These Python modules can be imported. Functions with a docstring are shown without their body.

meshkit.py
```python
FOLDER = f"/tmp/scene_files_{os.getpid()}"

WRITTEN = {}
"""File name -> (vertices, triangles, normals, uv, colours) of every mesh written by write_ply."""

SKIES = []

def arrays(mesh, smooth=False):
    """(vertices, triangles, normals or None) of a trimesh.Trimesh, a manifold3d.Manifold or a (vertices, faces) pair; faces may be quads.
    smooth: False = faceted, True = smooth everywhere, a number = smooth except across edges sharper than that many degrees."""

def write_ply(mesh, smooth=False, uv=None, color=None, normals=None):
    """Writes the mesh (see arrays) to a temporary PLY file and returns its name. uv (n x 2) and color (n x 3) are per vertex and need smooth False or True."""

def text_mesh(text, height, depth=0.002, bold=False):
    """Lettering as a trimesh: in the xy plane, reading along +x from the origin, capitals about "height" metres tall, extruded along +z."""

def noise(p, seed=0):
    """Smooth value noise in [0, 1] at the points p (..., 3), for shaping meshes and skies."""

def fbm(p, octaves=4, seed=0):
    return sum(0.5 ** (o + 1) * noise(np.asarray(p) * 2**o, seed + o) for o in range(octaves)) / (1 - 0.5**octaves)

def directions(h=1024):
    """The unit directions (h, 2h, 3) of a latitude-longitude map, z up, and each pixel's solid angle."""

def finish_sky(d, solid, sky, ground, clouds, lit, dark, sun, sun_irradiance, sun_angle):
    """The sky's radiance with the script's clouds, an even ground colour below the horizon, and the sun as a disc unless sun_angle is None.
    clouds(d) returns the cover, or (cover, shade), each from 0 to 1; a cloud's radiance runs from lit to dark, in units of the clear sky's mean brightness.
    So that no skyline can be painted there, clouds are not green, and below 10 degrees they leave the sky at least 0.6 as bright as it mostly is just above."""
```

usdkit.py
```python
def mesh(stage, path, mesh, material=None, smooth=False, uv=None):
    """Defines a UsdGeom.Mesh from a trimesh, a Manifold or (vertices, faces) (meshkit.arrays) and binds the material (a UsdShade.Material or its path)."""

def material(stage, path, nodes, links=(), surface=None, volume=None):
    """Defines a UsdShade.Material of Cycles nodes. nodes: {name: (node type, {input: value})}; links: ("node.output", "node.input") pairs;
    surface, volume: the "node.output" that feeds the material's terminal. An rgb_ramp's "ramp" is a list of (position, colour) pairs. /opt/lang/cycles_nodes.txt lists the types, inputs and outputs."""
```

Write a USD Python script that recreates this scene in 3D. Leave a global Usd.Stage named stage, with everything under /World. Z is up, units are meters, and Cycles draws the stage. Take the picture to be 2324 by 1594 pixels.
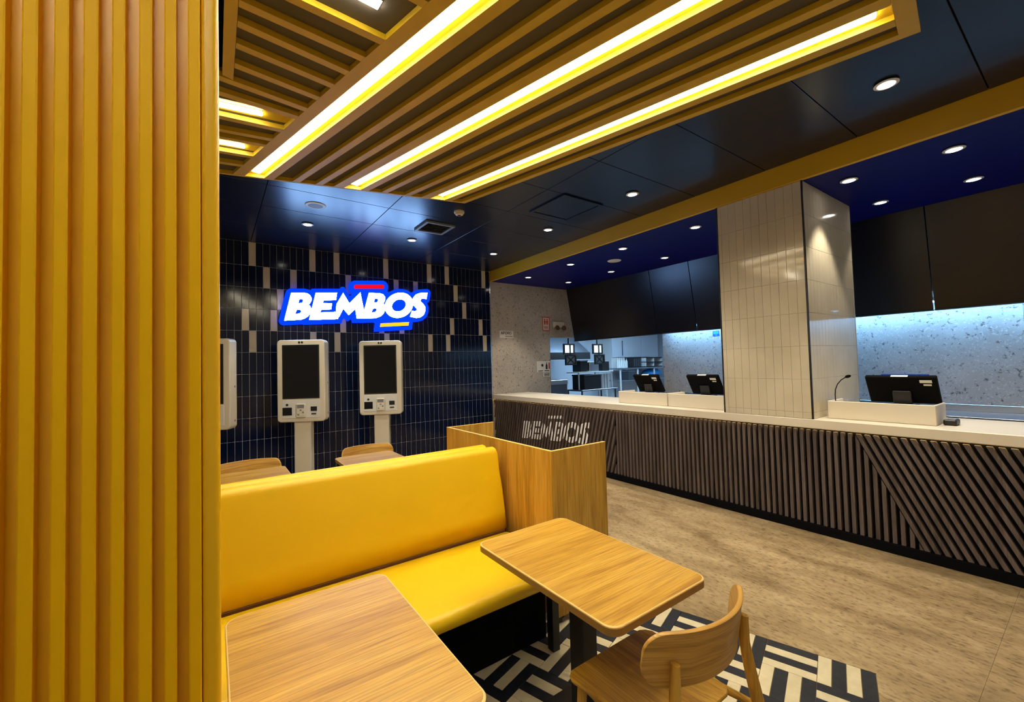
import math, random
import numpy as np, trimesh, usdkit, meshkit
from shapely.geometry import Polygon, box as sbox, LineString
from shapely import affinity, set_precision
from shapely.ops import unary_union
from pxr import Usd, UsdGeom, UsdLux, UsdShade, Gf, Sdf

random.seed(7)
rng = np.random.default_rng(7)
stage = Usd.Stage.CreateInMemory()
UsdGeom.SetStageUpAxis(stage, "Z")
UsdGeom.SetStageMetersPerUnit(stage, 1.0)
UsdGeom.Xform.Define(stage, "/World")

# ------------------------------------------------------------------ camera, sky, exposure
# X runs along the tiled wall (right), Y along the counter (away), Z up; eye at 1.6 m
CAM = np.array([[0.8161774, -0.5771857, -0.026668],
                [-0.0032362, 0.0415872, -0.9991296],
                [0.5777924, 0.8155533, 0.0320747]])   # rows: picture right, down, forward
FPX = 959.64
cam = UsdGeom.Camera.Define(stage, "/World/camera")
cam.CreateHorizontalApertureAttr(36.0)
cam.CreateFocalLengthAttr(FPX / 2324 * 36.0)
cam.CreateClippingRangeAttr((0.05, 200.0))
cam.CreateExposureAttr(0.0)
m = Gf.Matrix4d(1.0)
m.SetRow(0, Gf.Vec4d(*CAM[0], 0)); m.SetRow(1, Gf.Vec4d(*(-CAM[1]), 0)); m.SetRow(2, Gf.Vec4d(*(-CAM[2]), 0))
m.SetRow(3, Gf.Vec4d(0, 0, 1.6, 1))
cam.AddTransformOp().Set(m)

dome = UsdLux.DomeLight.Define(stage, "/World/mall_ambient")      # dim light of the mall hall behind the camera
dome.CreateColorAttr(Gf.Vec3f(1.0, 0.82, 0.60)); dome.CreateIntensityAttr(0.10)

STRIP_L = 58.0          # radiance of the linear canopy lights
DOWN_W = 26.0            # spots of the recessed downlights
KITCHEN_L = 36.0         # cool kitchen lamps

# ------------------------------------------------------------------ helpers
used = {}
def numbered(parent, name):
    k = used.get((parent, name), 0)
    used[(parent, name)] = k + 1
    return f"{parent}/{name}" if k == 0 else f"{parent}/{name}_{k:03d}"

def pathof(p):
    return "/World" if p is None else str(p.GetPath())

def tag(prim, label=None, cat=None, group=None, kind=None):
    for k, v in (("label", label), ("category", cat), ("group", group), ("kind", kind)):
        if v: prim.SetCustomDataByKey(k, v)
    return prim

def obj(name, mesh, mat, parent=None, smooth=False, **kw):
    path = numbered(pathof(parent), name)
    p = usdkit.mesh(stage, path, mesh, mat, smooth=smooth).GetPrim()
    return tag(p, **kw)

def thing(name, label=None, cat=None, loc=(0, 0, 0), rotz=0.0, group=None, kind=None, parent=None):
    x = UsdGeom.Xform.Define(stage, numbered(pathof(parent), name))
    x.AddTranslateOp().Set(Gf.Vec3d(*map(float, loc))); x.AddRotateZOp().Set(float(rotz))
    return tag(x.GetPrim(), label, cat, group, kind)

def dup(root, label, loc, rotz=0.0, group=None):
    was = root.GetCustomData()
    base = root.GetName()
    r = thing(base, label, was["category"], loc, rotz, group or was.get("group"))
    r.GetReferences().AddInternalReference(root.GetPath()); r.SetInstanceable(True)
    return r

# --- geometry
_cf = None
def cbox(x0, x1, y0, y1, z0, z1, c=0.004):
    """Box with chamfered edges, 44 triangles."""
    global _cf
    def verts(x0, x1, y0, y1, z0, z1, c):
        V = []
        for sx, x in ((1, x0), (-1, x1)):
            for sy, y in ((1, y0), (-1, y1)):
                for sz, z in ((1, z0), (-1, z1)):
                    V += [(x, y + sy * c, z + sz * c), (x + sx * c, y, z + sz * c), (x + sx * c, y + sy * c, z)]
        return np.array(V, float)
    if _cf is None:
        v = verts(0, 1, 0, 1, 0, 1, .2)
        h = trimesh.convex.convex_hull(v)
        d = ((h.vertices[:, None] - v[None]) ** 2).sum(-1).argmin(1)
        _cf = d[h.faces]
    c = min(c, .45 * min(x1 - x0, y1 - y0, z1 - z0))
    return verts(x0, x1, y0, y1, z0, z1, c), _cf

def join(parts):
    V, F, n = [], [], 0
    for v, f in parts:
        v = np.asarray(v, float); f = np.asarray(f, int)
        if f.shape[1] == 4: f = np.vstack([f[:, [0, 1, 2]], f[:, [0, 2, 3]]])
        V.append(v); F.append(f + n); n += len(v)
    return np.vstack(V), np.vstack(F)

def moved(g, loc=(0, 0, 0), rz=0.0, rx=0.0, ry=0.0):
    v, f = g
    v = np.asarray(v, float)
    for a, (i, j) in ((rx, (1, 2)), (ry, (2, 0)), (rz, (0, 1))):
        if a:
            c, s = math.cos(math.radians(a)), math.sin(math.radians(a))
            w = v.copy(); w[:, i] = c * v[:, i] - s * v[:, j]; w[:, j] = s * v[:, i] + c * v[:, j]; v = w
    return v + np.array(loc, float), f

def prism(poly, t0, t1, plane="xy"):
    """Extrudes a shapely polygon lying in plane xy, xz or yz along the third axis from t0 to t1."""
    out = []
    for g in getattr(poly, "geoms", [poly]):
        if g.geom_type != "Polygon" or g.area < 1e-7: continue
        t = trimesh.creation.extrude_polygon(g, t1 - t0, engine="earcut")
        v, f = np.array(t.vertices), np.array(t.faces)
        v[:, 2] += t0
        if plane == "xz": v, f = v[:, [0, 2, 1]], f[:, ::-1]
        elif plane == "yz": v = v[:, [2, 0, 1]]
        out.append((v, f))
    return join(out)

def rrect(w, d, r, n=6, cx=0, cy=0):
    r = max(1e-4, min(r, w / 2 - 1e-4, d / 2 - 1e-4))
    P = []
    for k, (sx, sy) in enumerate(((1, 1), (-1, 1), (-1, -1), (1, -1))):
        for i in range(n + 1):
            a = math.pi / 2 * (k + i / n)
            P.append((cx + sx * (w / 2 - r) + r * math.cos(a), cy + sy * (d / 2 - r) + r * math.sin(a)))
    return np.array(P)

def loft(rings, cap0=True, cap1=True, closed=True):
    """Skins a list of rings (N x 3 each, same N, counter-clockwise seen from the last ring)."""
    R = np.array(rings, float); k, n = R.shape[:2]
    V = R.reshape(-1, 3); F = []
    for i in range(k - 1):
        for j in range(n if closed else n - 1):
            a, b = i * n + j, i * n + (j + 1) % n
            F += [(a, b, b + n), (a, b + n, a + n)]
    V = list(V)
    if cap0:
        c = len(V); V.append(R[0].mean(0)); F += [(c, (j + 1) % n, j) for j in range(n)]
    if cap1:
        c = len(V); V.append(R[-1].mean(0)); o = (k - 1) * n; F += [(c, o + j, o + (j + 1) % n) for j in range(n)]
    return np.array(V), np.array(F)

def slab(w, d, r, zs, ins, cx=0, cy=0, n=6):
    """Rounded rectangular slab: at each height z the outline is inset."""
    return loft([np.c_[rrect(w - 2 * i, d - 2 * i, r - i * .8, n, cx, cy), np.full(4 * (n + 1), z)] for z, i in zip(zs, ins)])

def tube(pts, rad, n=12, flat=1.0):
    """Swept round bar."""
    p = np.asarray(pts, float); rad = np.broadcast_to(rad, (len(p),))
    t = np.gradient(p, axis=0); t /= np.linalg.norm(t, axis=1, keepdims=True)
    up = np.array([0, 0, 1.]) if abs(t[0, 2]) < .9 else np.array([1., 0, 0])
    a = np.cross(up, t[0]); a /= np.linalg.norm(a)
    rings = []
    for i in range(len(p)):
        a = a - t[i] * (a @ t[i]); a /= np.linalg.norm(a); b = np.cross(t[i], a)
        ang = np.arange(n) * 2 * np.pi / n
        rings.append(p[i] + rad[i] * (np.cos(ang)[:, None] * a * flat + np.sin(ang)[:, None] * b))
    return loft(rings)

def lathe(prof, n=24, c=(0, 0, 0)):
    """prof: (radius, z) pairs from bottom to top."""
    ang = np.arange(n) * 2 * np.pi / n
    return loft([np.c_[c[0] + max(r, 1e-4) * np.cos(ang), c[1] + max(r, 1e-4) * np.sin(ang), np.full(n, c[2] + z)] for r, z in prof])

# ------------------------------------------------------------------ materials
UsdGeom.Scope.Define(stage, "/World/Looks")
def mat(name, nodes, links, surface="p.BSDF"):
    return usdkit.material(stage, "/World/Looks/" + name, nodes, links, surface=surface)

def plain(name, col, rough=.5, metal=0.0, **kw):
    return mat(name, {"p": ("principled_bsdf", dict(base_color=col, roughness=rough, metallic=metal, **kw))}, [])

def varied(name, c1, c2, scale=6.0, rough=.5, detail=4.0, bump=0.0, bscale=80.0, **kw):
    nodes = {"g": ("geometry", {}), "n": ("noise_texture", dict(scale=scale, detail=detail, roughness=.6)),
             "r": ("rgb_ramp", {"ramp": [(.3, c1), (.7, c2)]}), "p": ("principled_bsdf", dict(roughness=rough, **kw))}
    links = [("g.position", "n.vector"), ("n.fac", "r.fac"), ("r.color", "p.base_color")]
    if bump:
        nodes["n2"] = ("noise_texture", dict(scale=bscale, detail=3.0)); nodes["b"] = ("bump", dict(strength=bump, distance=.002))
        links += [("g.position", "n2.vector"), ("n2.fac", "b.height"), ("b.normal", "p.normal")]
    return mat(name, nodes, links)

def emit(name, col, strength):
    return mat(name, {"e": ("emission", dict(color=col, strength=strength))}, [], "e.emission")

def wood(name, dark, mid, light, axis="x", rough=.38, s=1.0):
    sc = {"x": (1.2, 14, 14), "y": (14, 1.2, 14), "z": (14, 14, 1.2), "h": (1.2, 1.2, 14)}[axis]
    fine = {"x": (4, 160, 160), "y": (160, 4, 160), "z": (160, 160, 4), "h": (4, 4, 160)}[axis]
    nodes = {"t": ("texture_coordinate", {}), "m": ("mapping", {"scale": tuple(s * k for k in sc)}), "m2": ("mapping", {"scale": tuple(s * k for k in fine)}),
             "n": ("noise_texture", dict(scale=1.0, detail=5.0, roughness=.62, distortion=.5)),
             "n2": ("noise_texture", dict(scale=1.0, detail=2.0)),
             "r": ("rgb_ramp", {"ramp": [(.34, dark), (.48, mid), (.64, light)]}),
             "r2": ("rgb_ramp", {"ramp": [(.35, (.62, .58, .52)), (.56, (1, 1, 1))]}),
             "x": ("mix_color", {"blend_type": "multiply", "fac": .75}),
             "b": ("bump", dict(strength=.12, distance=.0008)),
             "p": ("principled_bsdf", dict(roughness=rough))}
    links = [("t.object", "m.vector"), ("t.object", "m2.vector"), ("m.vector", "n.vector"), ("m2.vector", "n2.vector"), ("n.fac", "r.fac"), ("n2.fac", "r2.fac"),
             ("r.color", "x.a"), ("r2.color", "x.b"), ("x.result", "p.base_color"), ("n2.fac", "b.height"), ("b.normal", "p.normal")]
    return mat(name, nodes, links)

def terrazzo(name, base1, base2, speck, rough=.45, lightspeck=None):
    nodes = {"g": ("geometry", {}), "n": ("noise_texture", dict(scale=2.2, detail=6.0, roughness=.65)),
             "r": ("rgb_ramp", {"ramp": [(.3, base1), (.7, base2)]}),
             "v": ("noise_texture", dict(scale=26.0, detail=5.0, roughness=.65)), "rv": ("rgb_ramp", {"ramp": [(.335, (1, 1, 1)), (.425, (0, 0, 0))]}),
             "v2": ("noise_texture", dict(scale=55.0, detail=2.0, roughness=.5)), "rv2": ("rgb_ramp", {"ramp": [(.58, (0, 0, 0)), (.66, (1, 1, 1))]}),
             "a": ("mix_color", {"blend_type": "mix", "b": speck}), "c": ("mix_color", {"blend_type": "mix", "b": lightspeck or tuple(min(1, 1.15 * k) for k in base2)}),
             "p": ("principled_bsdf", dict(roughness=rough))}
    links = [("g.position", "n.vector"), ("g.position", "v.vector"), ("g.position", "v2.vector"), ("n.fac", "r.fac"), ("v.fac", "rv.fac"), ("v2.fac", "rv2.fac"),
             ("r.color", "a.a"), ("rv.color", "a.fac"), ("a.result", "c.a"), ("rv2.color", "c.fac"), ("c.result", "p.base_color")]
    return mat(name, nodes, links)

M = {}
M["yellow"] = varied("yellow_lacquer", (.82, .47, .003), (.87, .50, .004), 3, .32)
M["yellow_flute"] = varied("yellow_flute_paint", (.88, .50, .001), (.92, .525, .001), 3, .50, specular_ior_level=.2)
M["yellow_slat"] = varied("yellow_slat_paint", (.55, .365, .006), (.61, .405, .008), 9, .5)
M["yellow_beam"] = varied("yellow_paint", (.62, .36, .006), (.66, .39, .008), 2, .5)
M["yellow_vinyl"] = varied("yellow_vinyl", (.80, .51, .001), (.82, .52, .001), 5, .45, bump=.04, bscale=350)
M["seam"] = plain("dark_seam", (.10, .035, .004), .8)
M["canopy_back"] = plain("canopy_backing", (.10, .085, .070), .75)
M["navy_ceiling"] = varied("navy_ceiling", (.004, .008, .028), (.005, .010, .034), 1.5, .27, specular_ior_level=.45)
M["blue_ceiling"] = varied("blue_ceiling", (.001, .002, .11), (.002, .003, .14), 1.5, .5, specular_ior_level=.2)
M["navy_tile"] = mat("navy_glazed_tile", {"o": ("geometry", {}), "r": ("rgb_ramp", {"ramp": [(0, (.003, .008, .034)), (1, (.007, .016, .066))]}), "p": ("principled_bsdf", dict(roughness=.12, specular_ior_level=.3))},
                     [("o.random_per_island", "r.fac"), ("r.color", "p.base_color")])
M["cream_tile"] = plain("cream_glazed_tile", (.62, .54, .42), .16)
M["wall_grout"] = plain("pale_grout", (.60, .62, .66), .85)
M["white_tile"] = mat("white_glazed_tile", {"g": ("geometry", {}), "n": ("noise_texture", dict(scale=4.0, detail=2.0)), "r": ("rgb_ramp", {"ramp": [(.3, (.56, .49, .35)), (.7, (.62, .545, .40))]}),
                    "p": ("principled_bsdf", dict(roughness=.09))},
                    [("g.position", "n.vector"), ("n.fac", "r.fac"), ("r.color", "p.base_color")])
M["tile_grout"] = plain("beige_grout", (.40, .35, .27), .85)
M["terrazzo"] = terrazzo("grey_terrazzo", (.36, .315, .262), (.47, .415, .35), (.11, .095, .08))
M["floor_stone"] = mat("beige_stone_floor", {
    "g": ("geometry", {}), "mp": ("mapping", {"scale": (3.0, 1.1, 1)}), "n": ("noise_texture", dict(scale=1.6, detail=8.0, roughness=.68, distortion=.3)),
    "r": ("rgb_ramp", {"ramp": [(.30, (.20, .13, .060)), (.5, (.39, .275, .140)), (.72, (.55, .42, .235))]}),
    "n2": ("noise_texture", dict(scale=20.0, detail=5.0, roughness=.65)), "r2": ("rgb_ramp", {"ramp": [(.32, (.24, .19, .15)), (.49, (.95, .95, .95)), (.75, (1.0, 1.0, 1.0))]}),
    "x": ("mix_color", {"blend_type": "multiply", "fac": .8}), "p": ("principled_bsdf", dict(roughness=.38))},
    [("g.position", "mp.vector"), ("mp.vector", "n.vector"), ("mp.vector", "n2.vector"), ("n.fac", "r.fac"), ("n2.fac", "r2.fac"), ("r.color", "x.a"), ("r2.color", "x.b"), ("x.result", "p.base_color")])
M["floor_grout"] = plain("floor_grout", (.36, .27, .15), .9)
M["mosaic_navy"] = varied("navy_floor_tile", (.010, .013, .022), (.022, .026, .038), 30, .42)
M["mosaic_cream"] = varied("cream_floor_tile", (.66, .57, .36), (.78, .68, .45), 14, .42)
M["oak_x"] = wood("oak_along_x", (.44, .215, .022), (.61, .33, .038), (.70, .41, .064), "x")
M["oak_y"] = wood("oak_along_y", (.44, .215, .022), (.61, .33, .038), (.70, .41, .064), "y")
M["oak_z"] = wood("oak_along_z", (.42, .215, .025), (.58, .315, .038), (.68, .39, .065), "z", s=.8)
M["oak_h"] = wood("oak_bent_sheet", (.44, .22, .040), (.60, .33, .066), (.70, .41, .10), "h")
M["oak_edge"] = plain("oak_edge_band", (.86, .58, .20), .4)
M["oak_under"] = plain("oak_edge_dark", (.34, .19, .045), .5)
M["black"] = plain("black_powder_coat", (.006, .006, .008), .45)
M["black_matt"] = plain("black_matt", (.003, .003, .0035), .9, specular_ior_level=.1)
M["black_glass"] = plain("black_screen_glass", (.004, .004, .005), .06, specular_ior_level=.3)
M["dark_board"] = plain("dark_menu_board", (.005, .005, .010), .24, specular_ior_level=.6)
M["slat_wood"] = wood("dark_walnut_slat", (.068, .048, .041), (.108, .080, .070), (.145, .110, .098), "z", .55)
M["solid_surface"] = plain("cream_solid_surface", (.72, .64, .50), .35)
M["white_plastic"] = plain("white_plastic", (.70, .64, .52), .35)
M["white_metal"] = plain("white_metal", (.70, .70, .68), .4)
M["steel"] = plain("brushed_steel", (.45, .48, .52), .32, 1.0)
M["steel_dark"] = plain("dark_steel", (.12, .13, .15), .4, .8)
M["chrome"] = plain("polished_trim", (.6, .6, .6), .2, 1.0)
M["white_paint"] = plain("white_wall_paint", (.62, .66, .72), .6)
M["grey_plastic"] = plain("grey_plastic", (.20, .21, .23), .5)
M["sign_white"] = emit("sign_white_face", (.30, .56, 1.0), 14.0)
M["sign_blue"] = emit("sign_blue_glow", (.001, .035, 1.0), 1.7)
M["sign_red"] = emit("sign_red_bar", (1.0, .004, .012), 1.1)
M["sign_yellow"] = emit("sign_yellow_bar", (1.0, .62, .015), 1.2)
M["strip"] = emit("linear_lamp_glow", (1.0, .90, .68), STRIP_L)
M["lamp"] = emit("downlight_glow", (1.0, .95, .85), 22.0)
M["screen_on"] = emit("lit_order_screen", (.70, .90, 1.0), 1.6)
M["cool_led"] = emit("cool_led_glow", (.20, .50, 1.0), 75.0)
M["cool_lamp"] = emit("cool_lamp_glow", (.42, .70, 1.0), KITCHEN_L)
M["letter_white"] = plain("white_painted_letter", (.92, .90, .85), .5)
M["paper"] = plain("white_sign_plate", (.72, .68, .60), .5)
M["ink"] = plain("dark_print", (.02, .018, .016), .6)
M["blue_ink"] = plain("deep_blue_print", (.01, .05, .30), .5)
M["red"] = plain("red_print", (.55, .03, .02), .5)
M["blue_plastic"] = plain("blue_plastic_film", (.02, .22, .55), .35)
M["brown_head"] = plain("brown_lamp_head", (.13, .07, .035), .4)

# ------------------------------------------------------------------ floor
H_UP = np.array([math.cos(math.radians(107.38)), math.sin(math.radians(107.38))])      # along the mosaic's edge
H_OUT = np.array([H_UP[1], -H_UP[0]])
H_O = np.array([2.7137, 0.7450])
CELL, STRIPW = .2345, .2345 / 4
mosaic_outline = Polygon([H_O, H_O + H_UP * 12 * CELL, H_O + H_UP * 12 * CELL - H_OUT * 12 * CELL, H_O - H_OUT * 12 * CELL])
floor = thing("floor", "beige stone tile floor with an inset navy and cream basketweave field", "floor", kind="structure")
obj("screed", cbox(-4, 13.6, -4, 10.2, -.10, -.006, .002), M["floor_grout"], floor)
for i in range(-9, 4):
    for j in range(-5, 6):
        x0, y0 = 3.66 + .80 * i, 1.452 + 1.04 * j
        t = sbox(max(x0 + .0005, -4), max(y0 + .0005, -4), min(x0 + .7995, 7), min(y0 + 1.0395, 7)).difference(mosaic_outline.buffer(.002))
        if t.is_empty or t.area < 1e-3: continue
        obj("floor_tile", prism(t, -.006, 0), M["floor_stone"], floor)
obj("kitchen_floor", cbox(6.9, 13.6, -1, 10.1, -.006, 0, .001), M["grey_plastic"], floor)
obj("kitchen_floor", cbox(4.42, 6.9, 7.0, 10.1, -.006, 0, .001), M["grey_plastic"], floor)

def visible(P, margin=30):
    c = CAM @ (np.asarray(P, float) - [0, 0, 1.6])
    if c[2] < .1: return 0
    x, y = c[0] / c[2] * FPX + 1162, c[1] / c[2] * FPX + 797
    return 1 / c[2] if -margin < x < 2324 + margin and -margin < y < 1594 + margin else 0
cand = []
for a in range(12):          # cells counted from the outer edge inwards and from the near end away
    for b in range(12):
        for k in range(4):
            g = .0012
            if (a + b) % 2 == 0:       # strips lie across the edge
                u0, u1, v0, v1 = -(a + 1) * CELL, -a * CELL, b * CELL + k * STRIPW, b * CELL + (k + 1) * STRIPW
            else:                      # strips lie along the edge, counted from the outer side
                u0, u1, v0, v1 = -a * CELL - (k + 1) * STRIPW, -a * CELL - k * STRIPW, b * CELL, (b + 1) * CELL
            v, f = cbox(u0 + g, u1 - g, v0 + g, v1 - g, -.006, .0005, .001)
            xy = H_O + v[:, :1] * H_OUT + v[:, 1:2] * H_UP
            hidden = xy[:, 1].mean() > 2.0
            cand.append((0 if hidden else visible([*xy.mean(0), 0]), k % 2, (np.c_[xy, v[:, 2]], f)))
cand.sort(key=lambda c: -c[0])
for w, k, g in cand[:290]:
    obj("basketweave_tile", g, M["mosaic_cream" if k else "mosaic_navy"], floor)
for k in (0, 1):
    obj("basketweave_field", join([g for w, kk, g in cand[290:] if kk == k]), M["mosaic_cream" if k else "mosaic_navy"], floor, kind="stuff")

# ------------------------------------------------------------------ ceilings and beam
ceiling = thing("ceiling", "dark navy panelled ceiling over the seating", "ceiling", kind="structure")
ZC, ZK = 3.43, 3.235
obj("ceiling_deck", cbox(-4, 4.43, -4, 7.05, ZC + .012, ZC + .05, .002), M["black_matt"], ceiling)
xs = [-4, -2.0, -.78, .44, 1.66, 2.88, 4.43]
ys = [-4, -2.5, -1.05, -.32, .41, 1.145, 1.87, 2.61, 3.34, 4.075, 4.70, 5.335, 6.1, 6.95]
for i in range(len(xs) - 1):
    for j in range(len(ys) - 1):
        obj("ceiling_panel", cbox(xs[i] + .003, xs[i + 1] - .003, ys[j] + .003, ys[j + 1] - .003, ZC, ZC + .012, .002), M["navy_ceiling"], ceiling)
obj("ceiling", cbox(4.47, 6.95, -4, 6.95, ZK, ZK + .05, .002), M["blue_ceiling"], kind="structure", label="deep blue lower ceiling over the serving counter", cat="ceiling")
obj("trim_1", cbox(4.43, 4.47, -4, 6.95, ZK - .0, ZC + .05, .003), M["yellow_beam"], kind="structure", label="yellow painted bulkhead face where the ceiling steps down at the counter", cat="bulkhead")

# ------------------------------------------------------------------ back wall of navy tiles
wall = thing("wall_back", "navy glazed tile wall with scattered cream tiles behind the kiosks", "wall", kind="structure")
YW = 6.95
obj("grout_bed", cbox(-4, 4.415, YW, YW + .10, 0, ZC + .05, .002), M["wall_grout"], wall)
PX, X0 = .0869, .0267
CREAM = {0: (5, 14, 18, 27, 36, 40, 49), 1: (7, 11, 20, 29, 33, 42), 2: (9, 22, 31, 44), 3: (4, 8, 19, 26, 30, 41, 48), 4: (5, 14, 18, 27, 36, 40, 49)}
tiles = []
for r in range(0, 12):
    zt, zb = 3.40 - .3063 * r, 3.40 - .3063 * (r + 1)
    zt, zb = (ZC - .001 if r == 0 else zt), max(zb, .002)
    for n in range(-44, 51):
        if n < -1 and r > 8: pass
        xa, xb = X0 + PX * (n - .5), X0 + PX * (n + .5)
        cream = n in CREAM.get(r, ()) or (n < 0 and (n + 44) in CREAM.get(r, ()))
        g = cbox(xa + .0024, xb - .0024, YW - .006, YW, zb + .0024, zt - .0024, .0015)
        shown = n >= 0 and 0 <= r <= 8
        tiles.append((shown, cream, n, r, g))
first = [t for t in tiles if t[0] and t[1]]
navy = sorted([t for t in tiles if t[0] and not t[1]], key=lambda t: (t[2], t[3]))
pick = first + navy[:300 - len(first)]
ids = {(t[2], t[3]) for t in pick}
for t in pick:
    obj("wall_tile", t[4], M["cream_tile" if t[1] else "navy_tile"], wall)
rest = [t for t in tiles if (t[2], t[3]) not in ids]
obj("tile_field", join([t[4] for t in rest if not t[1]]), M["navy_tile"], wall, kind="stuff")
obj("cream_tile_field", join([t[4] for t in rest if t[1]]), M["cream_tile"], wall, kind="stuff")
obj("trim_2", cbox(4.414, 4.432, YW - .012, YW + .10, 0, ZK, .002), M["chrome"], kind="structure", label="thin metal corner strip between the navy tiles and the grey stone wall", cat="trim")

# ------------------------------------------------------------------ stone-clad walls
stone = thing("wall_back", "grey speckled stone wall left of the kitchen opening", "wall", kind="structure")
obj("stone_panel", cbox(4.434, 5.93, YW, YW + .14, 0, ZC, .002), M["terrazzo"], stone)
obj("lintel", cbox(5.93, 7.6, YW, YW + .14, 2.165, ZC, .002), M["terrazzo"], stone)
obj("reveal", cbox(5.926, 5.93, YW - .002, YW + .14, 0, 2.165, .0005), M["steel_dark"], stone)
wr = thing("wall_right", "blue-lit grey speckled stone wall behind the serving counter", "wall", kind="structure")
for a, b in ((-4, -1.9), (-1.9, .5), (.5, 2.65), (2.65, 4.84)):
    obj("stone_panel", cbox(6.9, 7.05, a + .001, b - .001, 0, ZC, .002), M["terrazzo"], wr)
# kitchen shell
ks = thing("wall_kitchen", "pale kitchen walls seen through the opening", "wall", kind="structure")
obj("kitchen_end_wall", cbox(4.4, 13.6, 10.1, 10.2, 0, 3.0, .002), M["white_paint"], ks)
obj("kitchen_side_wall", cbox(13.6, 13.7, -1, 10.2, 0, 3.0, .002), M["white_paint"], ks)
obj("kitchen_side_wall", cbox(4.4, 4.5, 7.09, 10.1, 0, 3.0, .002), M["white_paint"], ks)
obj("ceiling_kitchen", join([cbox(7.05, 13.6, -1, 10.1, 2.90, 2.96, .002), cbox(4.5, 7.05, 7.09, 10.1, 2.90, 2.96, .002)]), M["white_paint"], kind="structure", label="white kitchen ceiling beyond the opening", cat="ceiling")

# ------------------------------------------------------------------ tiled column
col = thing("column", "square column clad in glossy white tiles rising from the counter", "column", loc=(4.45, 1.577, 1.0315))
CW, CD, CH = 1.245, .817, ZK - 1.0335
obj("core", cbox(.008, CW - .008, .008, CD - .008, 0, CH, .002), M["tile_grout"], col)
def column_face(along, plane):
    tw, th = .0763, .3063
    nrow = int(math.ceil(CH / th)); ncol = int(math.ceil(along / tw))
    for r in range(nrow):
        za, zb = max(0, CH - (r + 1) * th), CH - r * th
        for k in range(ncol):
            a, b = .006 + k * tw, min(along - .006, .006 + (k + 1) * tw)
            if b - a < .012: continue
            e, q = .0006, .0010
            d = .008 + rng.uniform(-.0005, .0005)
            g = cbox(a + e, b - e, 0, d, za + e, zb - e, q)
            v, f = g
            if plane == "front": v = np.c_[.008 - v[:, 1], v[:, 0], v[:, 2]]
            elif plane == "side": v = np.c_[v[:, 0], .008 - v[:, 1], v[:, 2]]
            elif plane == "far": v = np.c_[v[:, 0], CD - .008 + v[:, 1], v[:, 2]]
            obj("column_tile", (v, f), M["white_tile"], col)
column_face(CD, "front"); column_face(CW, "side")
obj("far_cladding", cbox(.01, CW, CD - .008, CD, 0, CH, .002), M["white_tile"], col)
for (x, y) in ((-.003, -.003), (-.003, CD - .012)):
    obj("edge_trim", cbox(x, x + .015, y, y + .015, 0, CH, .002), M["black"], col)
obj("edge_trim", cbox(CW - .012, CW + .003, -.003, .012, 0, CH, .002), M["chrome"], col)

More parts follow.
